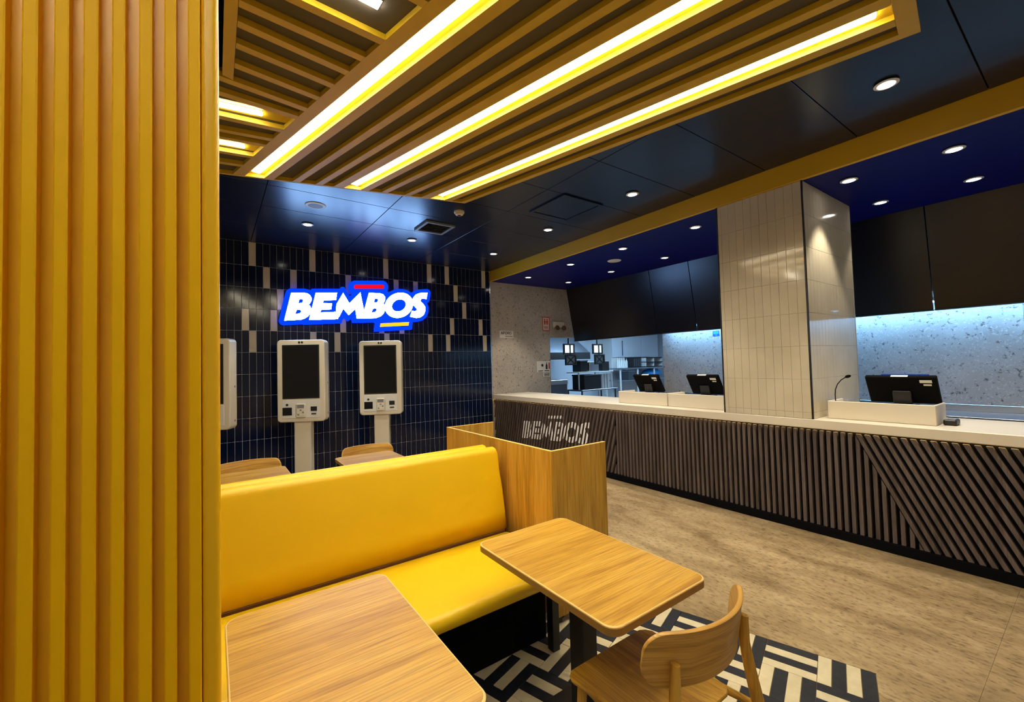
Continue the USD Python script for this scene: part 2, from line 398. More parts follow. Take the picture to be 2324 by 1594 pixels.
# ------------------------------------------------------------------ counter
counter = thing("serving_counter", "long serving counter with dark slatted front and cream top", "counter")
Y0, Y1 = -1.2, YW - .01
obj("counter_top", cbox(4.445, 5.30, Y0, Y1, .945, 1.03, .006), M["solid_surface"], counter)
obj("carcass", cbox(4.50, 5.25, Y0, Y1, .08, .944, .003), M["black_matt"], counter)
obj("kick_plate", cbox(4.452, 5.2, Y0, Y1, .0006, .078, .003), M["black_matt"], counter)
M["warm_led"] = emit("counter_led_glow", (1.0, .70, .26), 7.0)
obj("under_light", cbox(4.470, 4.496, Y0, Y1, .9430, .9446, .0003), M["warm_led"], counter)
ZA, ZB = .082, .930
t15, t25 = math.tan(math.radians(15.2)), math.tan(math.radians(25.0))
hgt = ZB - ZA
SW = .0275
slat_polys = []
mid = Polygon([(1.285, ZB), (3.925, ZB), (3.915, ZA), (1.285 - hgt * t25, ZA)][::1])
y = 3.905
while y > .85:
    slat_polys.append(sbox(y - SW, ZA, y, ZB).intersection(mid)); y -= .0525
right = Polygon([(1.280, ZB), (1.280 - hgt * t25, ZA), (Y0, ZA), (Y0, ZB)])
y = 1.278
w25 = SW / math.cos(math.radians(25))
while y > Y0 - .02:
    slat_polys.append(Polygon([(y, ZB), (y - w25, ZB), (y - w25 - hgt * t25, ZA), (y - hgt * t25, ZA)]).intersection(right)); y -= .0573
left = sbox(3.930, ZA, Y1, ZB)
w15 = .035
y = 3.70
while y < Y1 + .05:
    slat_polys.append(Polygon([(y, ZB), (y + w15, ZB), (y + w15 + hgt * t15, ZA), (y + hgt * t15, ZA)]).intersection(left)); y += .0700
slat_polys = [p for p in slat_polys if not p.is_empty and p.area > 2e-4]
for p in slat_polys:
    obj("slat", prism(p, 4.464, 4.4995, "yz"), M["slat_wood"], counter)

# ------------------------------------------------------------------ lettering outlines
def ell(cx, cy, rx, ry, rot=0, n=40):
    a = np.arange(n) * 2 * np.pi / n
    return affinity.rotate(Polygon(np.c_[cx + rx * np.cos(a), cy + ry * np.sin(a)]), rot, origin=(cx, cy))
def sm(p, r=5): return p.buffer(-r).buffer(2 * r).buffer(-r)
L_B1 = sm(Polygon([(258, 212), (440, 212), (492, 222), (532, 248), (553, 288), (552, 328), (536, 360), (512, 384), (534, 405), (548, 438), (545, 480), (530, 520), (500, 556), (455, 585), (400, 603), (158, 615)]))
L_B1 = L_B1.difference(unary_union([Polygon([(378, 308), (418, 307), (431, 325), (418, 355), (366, 364)]), Polygon([(346, 455), (390, 460), (405, 482), (380, 510), (318, 516)])]))
L_E = Polygon([(610, 213), (918, 213), (903, 322), (728, 325), (714, 361), (846, 362), (834, 455), (694, 458), (678, 494), (858, 490), (952, 470), (932, 593), (513, 606)])
L_M = Polygon([(905, 380), (1003, 213), (1092, 362), (1250, 205), (1302, 465), (1292, 584), (1195, 584), (1177, 450), (1082, 537), (1005, 445), (948, 560), (900, 560)])
L_B2 = sm(Polygon([(1370, 215), (1520, 218), (1575, 235), (1605, 275), (1605, 320), (1582, 366), (1602, 405), (1602, 460), (1585, 512), (1545, 552), (1470, 581), (1270, 585)]))
L_B2 = L_B2.difference(unary_union([Polygon([(1456, 304), (1495, 303), (1504, 322), (1488, 348), (1444, 356)]), Polygon([(1430, 445), (1474, 440), (1482, 462), (1460, 490), (1411, 496)])]))
L_O = ell(1800, 394, 208, 178, -24).difference(ell(1800, 396, 102, 80, -26))
L_S = sm(Polygon([(2210, 212), (2194, 310), (2150, 298), (2114, 308), (2110, 335), (2150, 375), (2178, 418), (2180, 470), (2158, 530), (2110, 568), (2050, 578), (1955, 560), (1986, 468), (2020, 478), (2050, 470), (2055, 446), (2030, 418), (2002, 390), (1990, 340), (2002, 285), (2040, 240), (2095, 217)]), 3)
L_RED = sbox(1160, 102, 1588, 158).buffer(-20).buffer(20)
L_YEL = Polygon([(1537, 652), (1945, 633), (1938, 684), (1530, 704)])
LET = [L_B1.difference(L_E.buffer(7)), L_E, L_M, L_B2, L_O, L_S]
def on_wall(px, py, yw):
    d = CAM.T @ np.array([(620 + px / 6.281 - 1162) / FPX, (630 + py / 6.281 - 797) / FPX, 1.0])
    t = yw / d[1]
    return d[0] * t, 1.6 + d[2] * t
def rectify(poly, yw):
    def tr(ring): return [on_wall(a, b, yw) for a, b in ring.coords]
    out = []
    for g in getattr(poly, "geoms", [poly]):
        g = g.segmentize(60)
        out.append(Polygon(tr(g.exterior), [tr(i) for i in g.interiors]).buffer(0))
    return unary_union(out)
YS = 6.83
let3 = [rectify(p, YS) for p in LET]; red3 = rectify(L_RED, YS); yel3 = rectify(L_YEL, YS)
back3 = unary_union([p.buffer(.062, join_style=2, mitre_limit=1.5) for p in let3] + [unary_union([red3, yel3]).buffer(.07, join_style=2)] +
                    [p.buffer(.06) for p in let3]).buffer(.02).buffer(-.02)
back3 = Polygon(back3.exterior) if back3.geom_type == "Polygon" else unary_union([Polygon(g.exterior) for g in back3.geoms])
sign = thing("illuminated_sign", "lit blue and white restaurant name sign high on the navy tile wall", "sign", loc=(0, YW - .09, 0))
obj("backing_panel", prism(back3.simplify(.002), 0, .075, "xz"), M["sign_blue"], sign)
for p in let3:
    obj("letter", prism(p.simplify(.001), -.008, -.0005, "xz"), M["sign_white"], sign)
obj("bar", prism(red3, -.008, -.0005, "xz"), M["sign_red"], sign, label="red bar above the letters")
obj("bar", prism(yel3, -.008, -.0005, "xz"), M["sign_yellow"], sign, label="yellow bar under the letters")

# white letters painted on the counter's slats
bx = unary_union(let3).bounds
def to_counter(p):
    s = (6.06 - 4.40) / (bx[2] - bx[0])
    p = affinity.translate(p, -bx[0], -bx[1])
    p = affinity.scale(p, s, .43 / (bx[3] - bx[1]), origin=(0, 0))
    return affinity.affine_transform(p, [-1, 0, 0, 1, 6.06, .300])
slats_u = unary_union(slat_polys)
for p, nm in [(q, "painted_letter") for q in let3] + [(red3, "painted_bar")]:
    q = to_counter(p).intersection(slats_u)
    if not q.is_empty: obj(nm, prism(q, 4.4615, 4.4638, "yz"), M["letter_white"], counter)

# ------------------------------------------------------------------ menu boards over the counter
edges = [6.93, 4.75, 3.975, 2.55, 1.12, -.3, -1.7]
names = ["leftmost dark menu board under the blue ceiling, against the stone wall", "narrow dark menu board second from the stone wall, with a bluish sheen", "dark menu board third from the stone wall, running behind the white column",
         "dark menu board right of the column, half hidden by it", "dark menu board at the right edge above the blue-lit wall", "dark menu board beyond the right edge of the others"]
for k in range(5):
    b, a = edges[k], edges[k + 1]
    t = thing("menu_board", names[k], "menu board", loc=(0, 0, 0), group="menu boards over the counter")
    p = Polygon([(6.432, ZK - .002), (6.472, ZK - .002), (6.675, 2.10), (6.635, 2.10)])
    g = prism(p, a + .006, b - .006, "xz")
    obj("panel", g, M["dark_board"], t)
    obj("lower_rail", cbox(6.62, 6.69, a + .006, b - .006, 2.082, 2.099, .003), M["black"], t)
led = thing("linear_lamp", "cool white light strip behind the foot of the menu boards", "lamp")
obj("housing", cbox(6.70, 6.78, -1.2, 4.7, 2.20, 2.24, .003), M["white_metal"], led)
obj("diffuser", cbox(6.71, 6.77, -1.18, 4.68, 2.185, 2.1995, .003), M["cool_led"], led)

# ------------------------------------------------------------------ slatted ceiling canopy
A = np.array([1.97, 3.495]); D = np.array([math.cos(math.radians(-74.9)), math.sin(math.radians(-74.9))]); P = np.array([D[1], -D[0]])
Bc = np.array([2.80, .462]); Cc = np.array([.0526, 3.954])
far_d = (Cc - A) / np.linalg.norm(Cc - A)
near_d = np.array([-.99, -.127]); near_d /= np.linalg.norm(near_d)
E1 = Bc + near_d * 2.74
outline = Polygon([A, Bc, E1, (.035, .13), (.035, 2.62), (-.75, 2.50), A + far_d * 2.82]).buffer(0)
ZS, ZT = 3.15, 3.180
canopy = thing("slatted_canopy", "yellow slatted ceiling canopy hung over the seating", "canopy")
obj("backing_board", prism(outline.buffer(-.01), ZT, ZT + .02), M["canopy_back"], canopy)
for x, y in ((.4, .6), (2.4, .8), (1.6, 3.2), (.2, 3.6), (1.2, 1.9)):
    obj("hanger", lathe([(.008, 0), (.008, ZC - ZT - .02)], 10, (x, y, ZT + .02)), M["black"], canopy)
def strip_poly(o0, o1, extra=4.2):
    """Band parallel to the right edge, between two distances from it, clipped to the canopy."""
    q = [A + P * o0 - D * 1.2, A + P * o1 - D * 1.2, A + P * o1 + D * extra, A + P * o0 + D * extra]
    return Polygon(q)
inner = outline.buffer(-.03, join_style=2)
# edge boards
ring_far = Polygon([A, A + far_d * 2.82, A + far_d * 2.82 + np.array([-.02, -.03]), A + np.array([-.01, -.03])])
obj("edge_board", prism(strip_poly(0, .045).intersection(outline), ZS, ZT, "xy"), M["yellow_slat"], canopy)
fn = np.array([far_d[1], -far_d[0]]); fn = -fn if fn[1] > 0 else fn
obj("edge_board", prism(Polygon([A, A + far_d * 2.82, A + far_d * 2.82 + fn * .022, A + fn * .022]).intersection(outline).difference(strip_poly(-.1, .045)), ZS, ZT), M["yellow_slat"], canopy)
nn = np.array([-near_d[1], near_d[0]]); nn = -nn if nn[1] < 0 else nn
near_board = Polygon([Bc - near_d * .2, E1, E1 + nn * .075, Bc - near_d * .2 + nn * .075]).intersection(outline).difference(strip_poly(-.1, .045))
obj("edge_board", prism(near_board, ZS, ZT), M["yellow_slat"], canopy)
lights = [.254, .903, 1.543]
body = outline.difference(strip_poly(-.1, .046)).difference(near_board.buffer(.001)).difference(Polygon([A, A + far_d * 2.82, A + far_d * 2.82 + fn * .024, A + fn * .024]).buffer(.0005))
right_part = body.intersection(strip_poly(-.2, 1.665))
bands = []
for c in lights: bands += [(c - .127, c - .067), (c + .050, c + .122)]
bands += [(.462, .510), (.638, .686), (1.100, 1.148), (1.251, 1.299)]
for o0, o1 in sorted(bands):
    q = strip_poly(o0, o1).intersection(right_part)
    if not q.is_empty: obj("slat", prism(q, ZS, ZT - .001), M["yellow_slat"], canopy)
for c in lights:
    q = strip_poly(c - .0665, c + .0495).intersection(right_part)
    obj("light_channel", prism(q, 3.1765, 3.1795), M["yellow_slat"], canopy)
    near = (A + P * c + D * 2.97) if c < .3 else A + P * c + D * 3.0
    end = .11 if c > 1.4 else .10
    for s0, s1 in ((-.5, None),):
        pass
# linear lights sit in the channels, from near the far edge to near the near edge
def lamp_pts(c, s_far, s_near): return A + P * c + D * s_far, A + P * c + D * s_near
def linear_light(a, b, label, w=.0285, z=3.166):
    d = (b - a); L = np.hypot(*d); ang = math.degrees(math.atan2(d[1], d[0]))
    t = thing("linear_light", label, "ceiling light", loc=(a[0], a[1], z), rotz=ang, group="linear lights in the canopy")
    obj("housing", cbox(0, L, -w - .003, w + .003, .0082, .0102, .0008), M["white_metal"], t)
    obj("diffuser", cbox(.004, L - .004, -w, w, 0, .008, .003), M["strip"], t)
# distance along the strips where the far edge lies for each offset
def far_s(c):
    k = strip_poly(c - .001, c + .001).intersection(outline)
    pts = np.array(k.exterior.coords); s = (pts - A) @ D
    return s.min(), s.max()
for c, lab in zip(lights, ("glowing linear light in the canopy nearest the serving counter", "glowing linear light in the middle of the canopy, between the other two long ones", "long glowing linear light at the inner side of the canopy, nearest the fluted panel")):
    s0, s1 = far_s(c)
    a, b = lamp_pts(c, s0 + .075, s1 - .13)
    linear_light(a, b, lab)
linear_light(np.array([-1.25, .12]), np.array([.02, .12]), "linear ceiling light behind the viewpoint, in front of the fluted panel", z=ZC - .0105)
linear_light(np.array([-1.25, -.60]), np.array([.02, -.60]), "linear ceiling light behind the viewpoint, farther from the fluted panel", z=ZC - .0105)
# left field: batten and slats running across to the inner light
obj("batten", prism(Polygon([(.036, .2), (.088, .2), (.094, 2.63), (.046, 2.61)]).intersection(outline), ZS, ZT - .001), M["yellow_slat"], canopy)
left_zone = body.difference(strip_poly(-.2, 1.666)).difference(Polygon([(.03, .0), (.0905, .0), (.0955, 2.628), (.03, 2.62)]))
def cross(x0, y0, x1, y1, w):
    a, b = np.array([x0, y0]), np.array([x1, y1]); d = (b - a) / np.linalg.norm(b - a); n = np.array([-d[1], d[0]])
    a = a - d * 1.2; b = b + d * 1.6
    return Polygon([a - n * w / 2, b - n * w / 2, b + n * w / 2, a + n * w / 2])
cross_list = [(.08, 2.052, .623, 2.100, .042), (.085, 2.180, .578, 2.246, .042), (.09, 2.334, .55, 2.397, .042), (.097, 2.495, .512, 2.555, .042), (.04, 2.648, .472, 2.706, .045),
              (.035, 2.795, .438, 2.822, .045), (.04, 3.062, .36, 3.030, .045), (.04, 3.232, .34, 3.186, .04), (.04, 3.335, .3, 3.295, .035), (.04, 3.555, .27, 3.520, .04), (.04, 3.74, .25, 3.70, .04)]
y = 1.90
while y > .3:
    if abs(y - 1.745) > .01: cross_list.insert(0, (.08, y, .65, y + .035, .042))
    y -= .155
done = None
for x0, y0, x1, y1, w in cross_list:
    q = cross(x0, y0, x1, y1, w).intersection(left_zone)
    if done is not None: q = set_precision(q, 1e-5).difference(done)
    if q.is_empty or q.area < 1e-4: continue
    done = set_precision(q.buffer(.001), 1e-5) if done is None else unary_union([done, set_precision(q.buffer(.001), 1e-5)])
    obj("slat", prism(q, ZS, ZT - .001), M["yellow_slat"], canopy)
for (x0, y0, x1, y1), lab in zip(((-.62, 3.033, .255, 2.925), (-.62, 3.52, .19, 3.425)), ("short linear light beside the fluted panel, second from the far canopy edge", "short linear light beside the fluted panel, nearest the far canopy edge")):
    a, b = np.array([x0, y0]) * 1.0, np.array([x1, y1]) * 1.0
    linear_light(a, b, lab, w=.024)
    q = cross(x0, y0 + .0, x1, y1 + .0, .12).intersection(left_zone)
    obj("light_channel", prism(q, 3.1765, 3.1795), M["yellow_slat"], canopy)
linear_light(np.array([.60, 1.765]), np.array([.14, 1.735]), "linear light mostly above the picture's top edge, at the inner side of the canopy", w=.024)

# ------------------------------------------------------------------ downlights and other ceiling fittings
def spot(x, y, z, watts):
    k = f"/World/Lamps/spot_{len(spots):02d}"
    spots.append(k)
    l = UsdLux.SphereLight.Define(stage, k)
    l.CreateRadiusAttr(.03); l.CreateIntensityAttr(watts); l.CreateNormalizeAttr(False)
    l.CreateColorAttr(Gf.Vec3f(1.0, .90, .74))
    UsdGeom.XformCommonAPI(l.GetPrim()).SetTranslate(Gf.Vec3d(x, y, z))
    sh = UsdLux.ShapingAPI.Apply(l.GetPrim()); sh.CreateShapingConeAngleAttr(38.0); sh.CreateShapingConeSoftnessAttr(.5)
spots = []
UsdGeom.Scope.Define(stage, "/World/Lamps")
def downlight_parts(t):
    obj("trim_ring", lathe([(.052, 0.012), (.066, .004), (.068, 0), (.050, -.004), (.046, .004)][::-1], 24), M["white_metal"], t, smooth=40)
    obj("lamp_face", lathe([(.044, -.002), (.044, .004)], 20), M["lamp"], t)
dl0 = None
def downlight(x, y, z, label, power=1.0):
    global dl0
    if dl0 is None:
        dl0 = thing("recessed_downlight", label, "ceiling light", loc=(x, y, z - .0125), group="recessed downlights")
        downlight_parts(dl0)
    else:
        dup(dl0, label, (x, y, z - .0125))
    spot(x, y, z - .06, DOWN_W * power * 100)
for (x, y), lab in zip(((.974, 5.726), (2.338, 5.707), (3.757, 5.753), (3.729, 4.338), (3.737, 2.929), (3.709, .793)),
    ("round downlight in the navy ceiling left of the sign, just above the left kiosk", "round downlight in the navy ceiling above the right end of the sign", "round downlight in the navy ceiling nearest the stone wall corner",
     "round downlight in the navy ceiling left of the access hatch's near corner", "round downlight in the navy ceiling between the hatch and the white column", "round downlight alone in the navy ceiling right of the canopy corner")):
    downlight(x, y, ZC, lab)
kx = ((4.83, 6.23, "round downlight in the blue ceiling at the stone wall, nearest the bulkhead"), (5.85, 6.23, "round downlight in the blue ceiling at the stone wall, nearest the menu boards"),
      (4.82, 5.07, "second downlight from the stone wall in the row along the yellow bulkhead"), (5.86, 5.12, "second downlight from the stone wall in the row along the menu boards"),
      (4.82, 3.98, "third downlight from the stone wall in the row along the yellow bulkhead"), (5.84, 4.0, "third downlight from the stone wall in the row along the menu boards"),
      (4.84, 2.87, "downlight in the blue ceiling just left of the white column's top"), (4.825, 1.33, "downlight in the blue ceiling right of the white column's top, beside the bulkhead"),
      (5.825, 1.345, "downlight in the blue ceiling right of the white column, beside the menu boards"), (5.84, .67, "lower of the two downlights in the blue ceiling near the right edge"),
      (4.84, .65, "upper of the two downlights in the blue ceiling near the right edge"))
for x, y, lab in kx: downlight(x, y, ZK, lab, .8 if x < 5.3 else .25)
sp = thing("ceiling_speaker", "round grey ceiling speaker in the navy ceiling above the sign", "speaker", loc=(.939, 5.03, ZC - .0125))
obj("grille", lathe([(.070, 0), (.085, .004), (.09, .012)], 28), M["grey_plastic"], sp, smooth=40); obj("rim", lathe([(.088, .002), (.105, .006), (.108, .0122)], 28), M["white_metal"], sp, smooth=40)
sp = thing("ceiling_speaker", "round white ceiling speaker in the blue ceiling over the counter", "speaker", loc=(5.305, 4.56, ZK - .0125))
obj("grille", lathe([(.070, 0), (.085, .004), (.09, .012)], 28), M["white_plastic"], sp, smooth=40); obj("rim", lathe([(.088, .002), (.105, .006), (.108, .0122)], 28), M["white_metal"], sp, smooth=40)
sd = thing("smoke_detector", "small white smoke detector under the navy ceiling at the canopy's far corner", "smoke detector", loc=(2.388, 4.376, ZC - .05))
obj("body", lathe([(.025, 0), (.045, .008), (.055, .028), (.062, .030), (.062, .0495)], 24), M["white_plastic"], sd, smooth=40)
obj("sensor_cap", lathe([(.006, -.012), (.020, -.008), (.022, .001)], 16), M["brown_head"], sd, smooth=40)
vent = thing("air_vent", "square dark louvred air vent in the navy ceiling right of the sign", "air vent", loc=(2.385, 5.05, ZC - .022))
fr = sbox(-.2, -.2, .2, .2).difference(sbox(-.165, -.165, .165, .165))
obj("frame", prism(fr, 0, .0215), M["grey_plastic"], vent)
obj("back", cbox(-.165, .165, -.165, .165, .017, .0215, .001), M["black_matt"], vent)
for k in range(7):
    obj("louvre", moved(cbox(-.164, .164, -.016, .016, -.001, .001, .0005), (0, -.138 + k * .046, .009), rx=28), M["grey_plastic"], vent)
hatch = thing("access_hatch", "large square dark ceiling hatch with a raised frame near the yellow bulkhead", "hatch", loc=(3.40, 3.63, ZC - .016))
obj("frame", prism(sbox(-.30, -.31, .30, .31).difference(sbox(-.265, -.275, .265, .275)), 0, .0155), M["navy_ceiling"], hatch)
obj("panel", cbox(-.262, .262, -.272, .272, .006, .0155, .002), M["navy_ceiling"], hatch)

# ------------------------------------------------------------------ fluted yellow partition (left foreground)
part = thing("fluted_partition", "tall glossy yellow fluted panel filling the left foreground", "partition")
YP = 1.15
obj("core_panel", cbox(-1.35, -.005, YP + .030, YP + .20, 0, ZC - .002, .003), M["yellow"], part)
for a, b in ((-.3292, -.3108), (-.2902, -.2695), (-.2482, -.2280), (-.2078, -.1864), (-.1660, -.1460), (-.1244, -.1033), (-.0833, -.0629)):
    obj("flute", cbox(a, b, YP, YP + .0298, 0, ZC - .002, .0025), M["yellow_flute"], part)
for k in range(1, 25):
    a = -.3292 - .0405 * k
    obj("flute", cbox(a, a + .020, YP, YP + .0298, 0, ZC - .002, .0025), M["yellow_flute"], part)
obj("end_board", cbox(-.0427, -.0207, YP, YP + .0298, 0, ZC - .002, .0025), M["yellow_flute"], part)
obj("end_board", loft([np.c_[rrect(.034, .23, .012, 5, -.0033, YP + .116), np.full(24, z)] for z in (0, ZC - .002)]), M["yellow"], part, smooth=40)

# ------------------------------------------------------------------ benches
def bench(label, y_mirror=None):
    t = thing("bench", label, "bench", loc=(0, 0, 0) if y_mirror is None else (1.13, 2 * y_mirror, 0), rotz=0 if y_mirror is None else 180, group="back-to-back yellow benches")
    x0, x1 = -.50, 1.63
    # seat: profile in yz with a rounded front, swept along x
    def profile(pts, name, xa, xb, e=.018):
        rings = []
        pts = np.array(pts); c = pts.mean(0)
        for x, k in ((xa, .0), (xa + e * .3, .6), (xa + e, 1.0), (xb - e, 1.0), (xb - e * .3, .6), (xb, .0)):
            s = np.array([(c + (p - c) * (1 - (1 - k) * e / max(.03, np.linalg.norm(p - c)))) for p in pts])
            rings.append(np.c_[np.full(len(pts), x), s])
        return loft(rings)
    f = []
    for a in np.linspace(-90, 90, 9): f.append((1.815 - .038 * math.cos(math.radians(a)), .428 + .042 * math.sin(math.radians(a))))
    seat = f + [(1.95, .474), (2.15, .476), (2.30, .474), (2.415, .468), (2.42, .388)]
    seat = seat[::-1]
    obj("seat_cushion", profile(seat, "s", x0, x1), M["yellow_vinyl"], t, smooth=35)
    back = [(2.428, .482), (2.445, .60), (2.468, .74), (2.495, .88), (2.514, .965)]
    for a in np.linspace(170, 10, 9): back.append((2.565 + .048 * math.cos(math.radians(a)), .975 + .045 * math.sin(math.radians(a))))
    back += [(2.612, .90), (2.612, .482)]
    obj("backrest", profile(back, "b", x0, x1 + .01), M["yellow_vinyl"], t, smooth=35)
    obj("seam_strip", cbox(x0 + .02, x1 - .012, 2.4215, 2.60, .464, .481, .002), M["seam"], t)
    obj("base", cbox(x0, x1 - .04, 1.97, 2.60, .0006, .384, .004), M["black_matt"], t)
    obj("deck", cbox(x0 + .01, x1 - .01, 1.80, 2.58, .3845, .3885, .001), M["black_matt"], t)
    for x in (x1 - .10, .57, x0 + .05):
        obj("leg", cbox(x, x + .05, 1.84, 1.89, .0006, .384, .003), M["black"], t)
    return t
bench("long yellow vinyl bench facing the camera behind the two oak tables")
bench("yellow vinyl bench backing onto the front one, only its top edge showing", 2.622)

# ------------------------------------------------------------------ oak divider screen
pl = thing("divider_screen", "tall three-sided oak divider screen at the end of the benches, open towards the counter", "divider", loc=(1.69, 2.0, 0))
PWX, PWY, PH = .482, 1.42, 1.062
def panel(x0, x1, y0, y1):
    obj("side_panel", cbox(x0, x1, y0, y1, .05, PH - .004, .001), M["oak_z"], pl)
    obj("top_edge", cbox(x0 - .0004, x1 + .0004, y0 - .0004, y1 + .0004, PH - .0038, PH, .001), M["oak_edge"], pl)
panel(0, .02, 0, PWY); panel(.0205, PWX, 0, .02); panel(.0205, PWX, PWY - .02, PWY)
obj("inner_shelf", cbox(.0205, PWX - .03, .0205, PWY - .0205, .30, .32, .002), M["black_matt"], pl)
for x in (.03, PWX - .07):
    for y in (.0205, PWY - .0605):
        obj("foot", cbox(x, x + .04, y, y + .04, .0006, .0495, .002), M["black"], pl)

# ------------------------------------------------------------------ tables
tab0 = None
def table(x, y, label):
    global tab0
    W, L = .548, .850
    if tab0 is not None:
        return dup(tab0, label, (x, y, 0))
    t = tab0 = thing("cafe_table", label, "table", loc=(x, y, 0), group="oak cafe tables")
    obj("table_top", slab(W - .003, L - .003, .045, (.728, .748, .7500), (0, 0, .0015)), M["oak_x"], t, smooth=25)
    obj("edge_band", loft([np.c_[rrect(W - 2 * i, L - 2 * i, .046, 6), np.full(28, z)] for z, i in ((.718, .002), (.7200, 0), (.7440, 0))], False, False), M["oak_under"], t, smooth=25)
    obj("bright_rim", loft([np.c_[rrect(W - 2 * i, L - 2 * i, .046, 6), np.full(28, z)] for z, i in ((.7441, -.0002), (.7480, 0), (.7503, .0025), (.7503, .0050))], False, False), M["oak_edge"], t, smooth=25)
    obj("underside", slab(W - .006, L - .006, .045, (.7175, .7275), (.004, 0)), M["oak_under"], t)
    obj("pedestal", cbox(-.042, .042, -.042, .042, .014, .708, .004), M["black"], t)
    obj("top_plate", cbox(-.15, .15, -.20, .20, .7085, .7170, .003), M["black"], t)
    obj("base_plate", slab(.40, .48, .02, (.0008, .010, .0138), (0, 0, .004)), M["black"], t)
    return t
table(1.304, 1.365, "oak cafe table nearest the oak divider screen, with a chair pushed under it")
table(.304, 1.365, "oak cafe table in the left foreground beside the yellow fluted panel")
table(1.22, 3.905, "oak cafe table behind the benches, in front of the right kiosk")
table(.25, 3.885, "oak cafe table behind the benches, in front of the left kiosk")

# ------------------------------------------------------------------ chairs
ch0 = None
def chair(x, y, rz, label):
    global ch0
    if ch0 is not None: return dup(ch0, label, (x, y, 0), rz)
    t = ch0 = thing("dining_chair", label, "chair", loc=(x, y, 0), rotz=rz, group="bentwood oak chairs")
    # seat: rounded trapezoid, lightly dished, front lip turned down
    base = Polygon([(-.172, -.200), (.172, -.200), (.236, .180), (.205, .215), (-.205, .215), (-.236, .180)]).buffer(-.035).buffer(.035, quad_segs=6)
    ex = base.exterior
    n = 56
    out = np.array([ex.interpolate(i / n, normalized=True).coords[0] for i in range(n)])
    if Polygon(out).exterior.is_ccw is False: out = out[::-1]
    def zt(p, s): return .452 - .010 * (1 - s ** 2) - .10 * np.maximum(0, p[:, 1] - .12) ** 1.5 * 2 + .25 * np.maximum(0, -p[:, 1] - .13) ** 2
    rings = []
    for s, dz in ((.02, -.018), (.5, -.018), (.97, -.018), (1.0, -.010), (1.0, -.004), (.985, 0), (.9, 0), (.7, 0), (.45, 0), (.2, 0), (.02, 0)):
        p = out * s; rings.append(np.c_[p, zt(p, s) + dz])
    obj("seat", loft(rings), M["oak_y"], t, smooth=40)
    # backrest: bent panel with rounded corners
    R, hw, hh, th = .355, .290, .088, .0085
    o = rrect(2 * hw, 2 * hh, .070, 8)
    oo = Polygon(o).segmentize(.025); o = np.array(oo.exterior.coords)[:-1]
    def bend(ab, off):
        a, b = ab[:, 0], ab[:, 1]
        ang = a / R
        r = R + off
        return np.c_[r * np.sin(ang), -.275 + R - r * np.cos(ang) - .16 * (b + .0), .715 + b + .06 * (a / hw) ** 2 * 0]
    rr = []
    for s, off in ((.03, th), (.5, th), (.97, th), (1.0, th * .5), (1.0, -th * .5), (.97, -th), (.5, -th), (.03, -th)):
        q = o.copy()
        q = np.sign(q) * np.maximum(np.abs(q) * (s if s < .9 else 1) - (0 if s < .9 else (1 - s) * .1), 0)
        rr.append(bend(q, off))
    v, f = loft(rr)
    obj("backrest", (v, f[:, ::-1]), M["oak_h"], t, smooth=40)
    for s in (-1, 1):
        zz = np.linspace(0, 1, 9)
        pts = [(s * (.285 - .086 * min(1, k / .9)), -.330 + .092 * min(1, k / .85) + .008 * math.sin(k * 3.1), .0006 + .715 * k) for k in zz]
        obj("rear_leg", tube(pts, [.0115, .0125, .014, .015, .0155, .015, .014, .0125, .0105], 12, flat=1.5), M["oak_z"], t, smooth=40)
        obj("front_leg", tube([(s * .195, .195, .0006), (s * .188, .185, .22), (s * .18, .172, .428)], [.0125, .016, .019], 12), M["oak_z"], t, smooth=40)
        obj("side_rail", tube([(s * .230, -.262, .405), (s * .205, -.10, .408), (s * .180, .165, .408)], [.013, .016, .015], 10, flat=.7), M["oak_y"], t, smooth=40)
    obj("cross_rail", cbox(-.165, .165, .155, .175, .385, .424, .004), M["oak_x"], t)
    obj("cross_rail", tube([(-.232, -.264, .405), (0, -.262, .407), (.232, -.264, .405)], [.013, .016, .013], 10, flat=.7), M["oak_x"], t, smooth=40)
    return t
chair(1.295, 1.005, 0, "bentwood oak chair with a curved backrest in the foreground, pushed under the right table")
chair(1.30, 4.26, 180, "bentwood oak chair facing the camera at the far table, in front of the right kiosk")
chair(.25, 4.25, 180, "bentwood oak chair facing the camera at the far table beside the fluted panel")

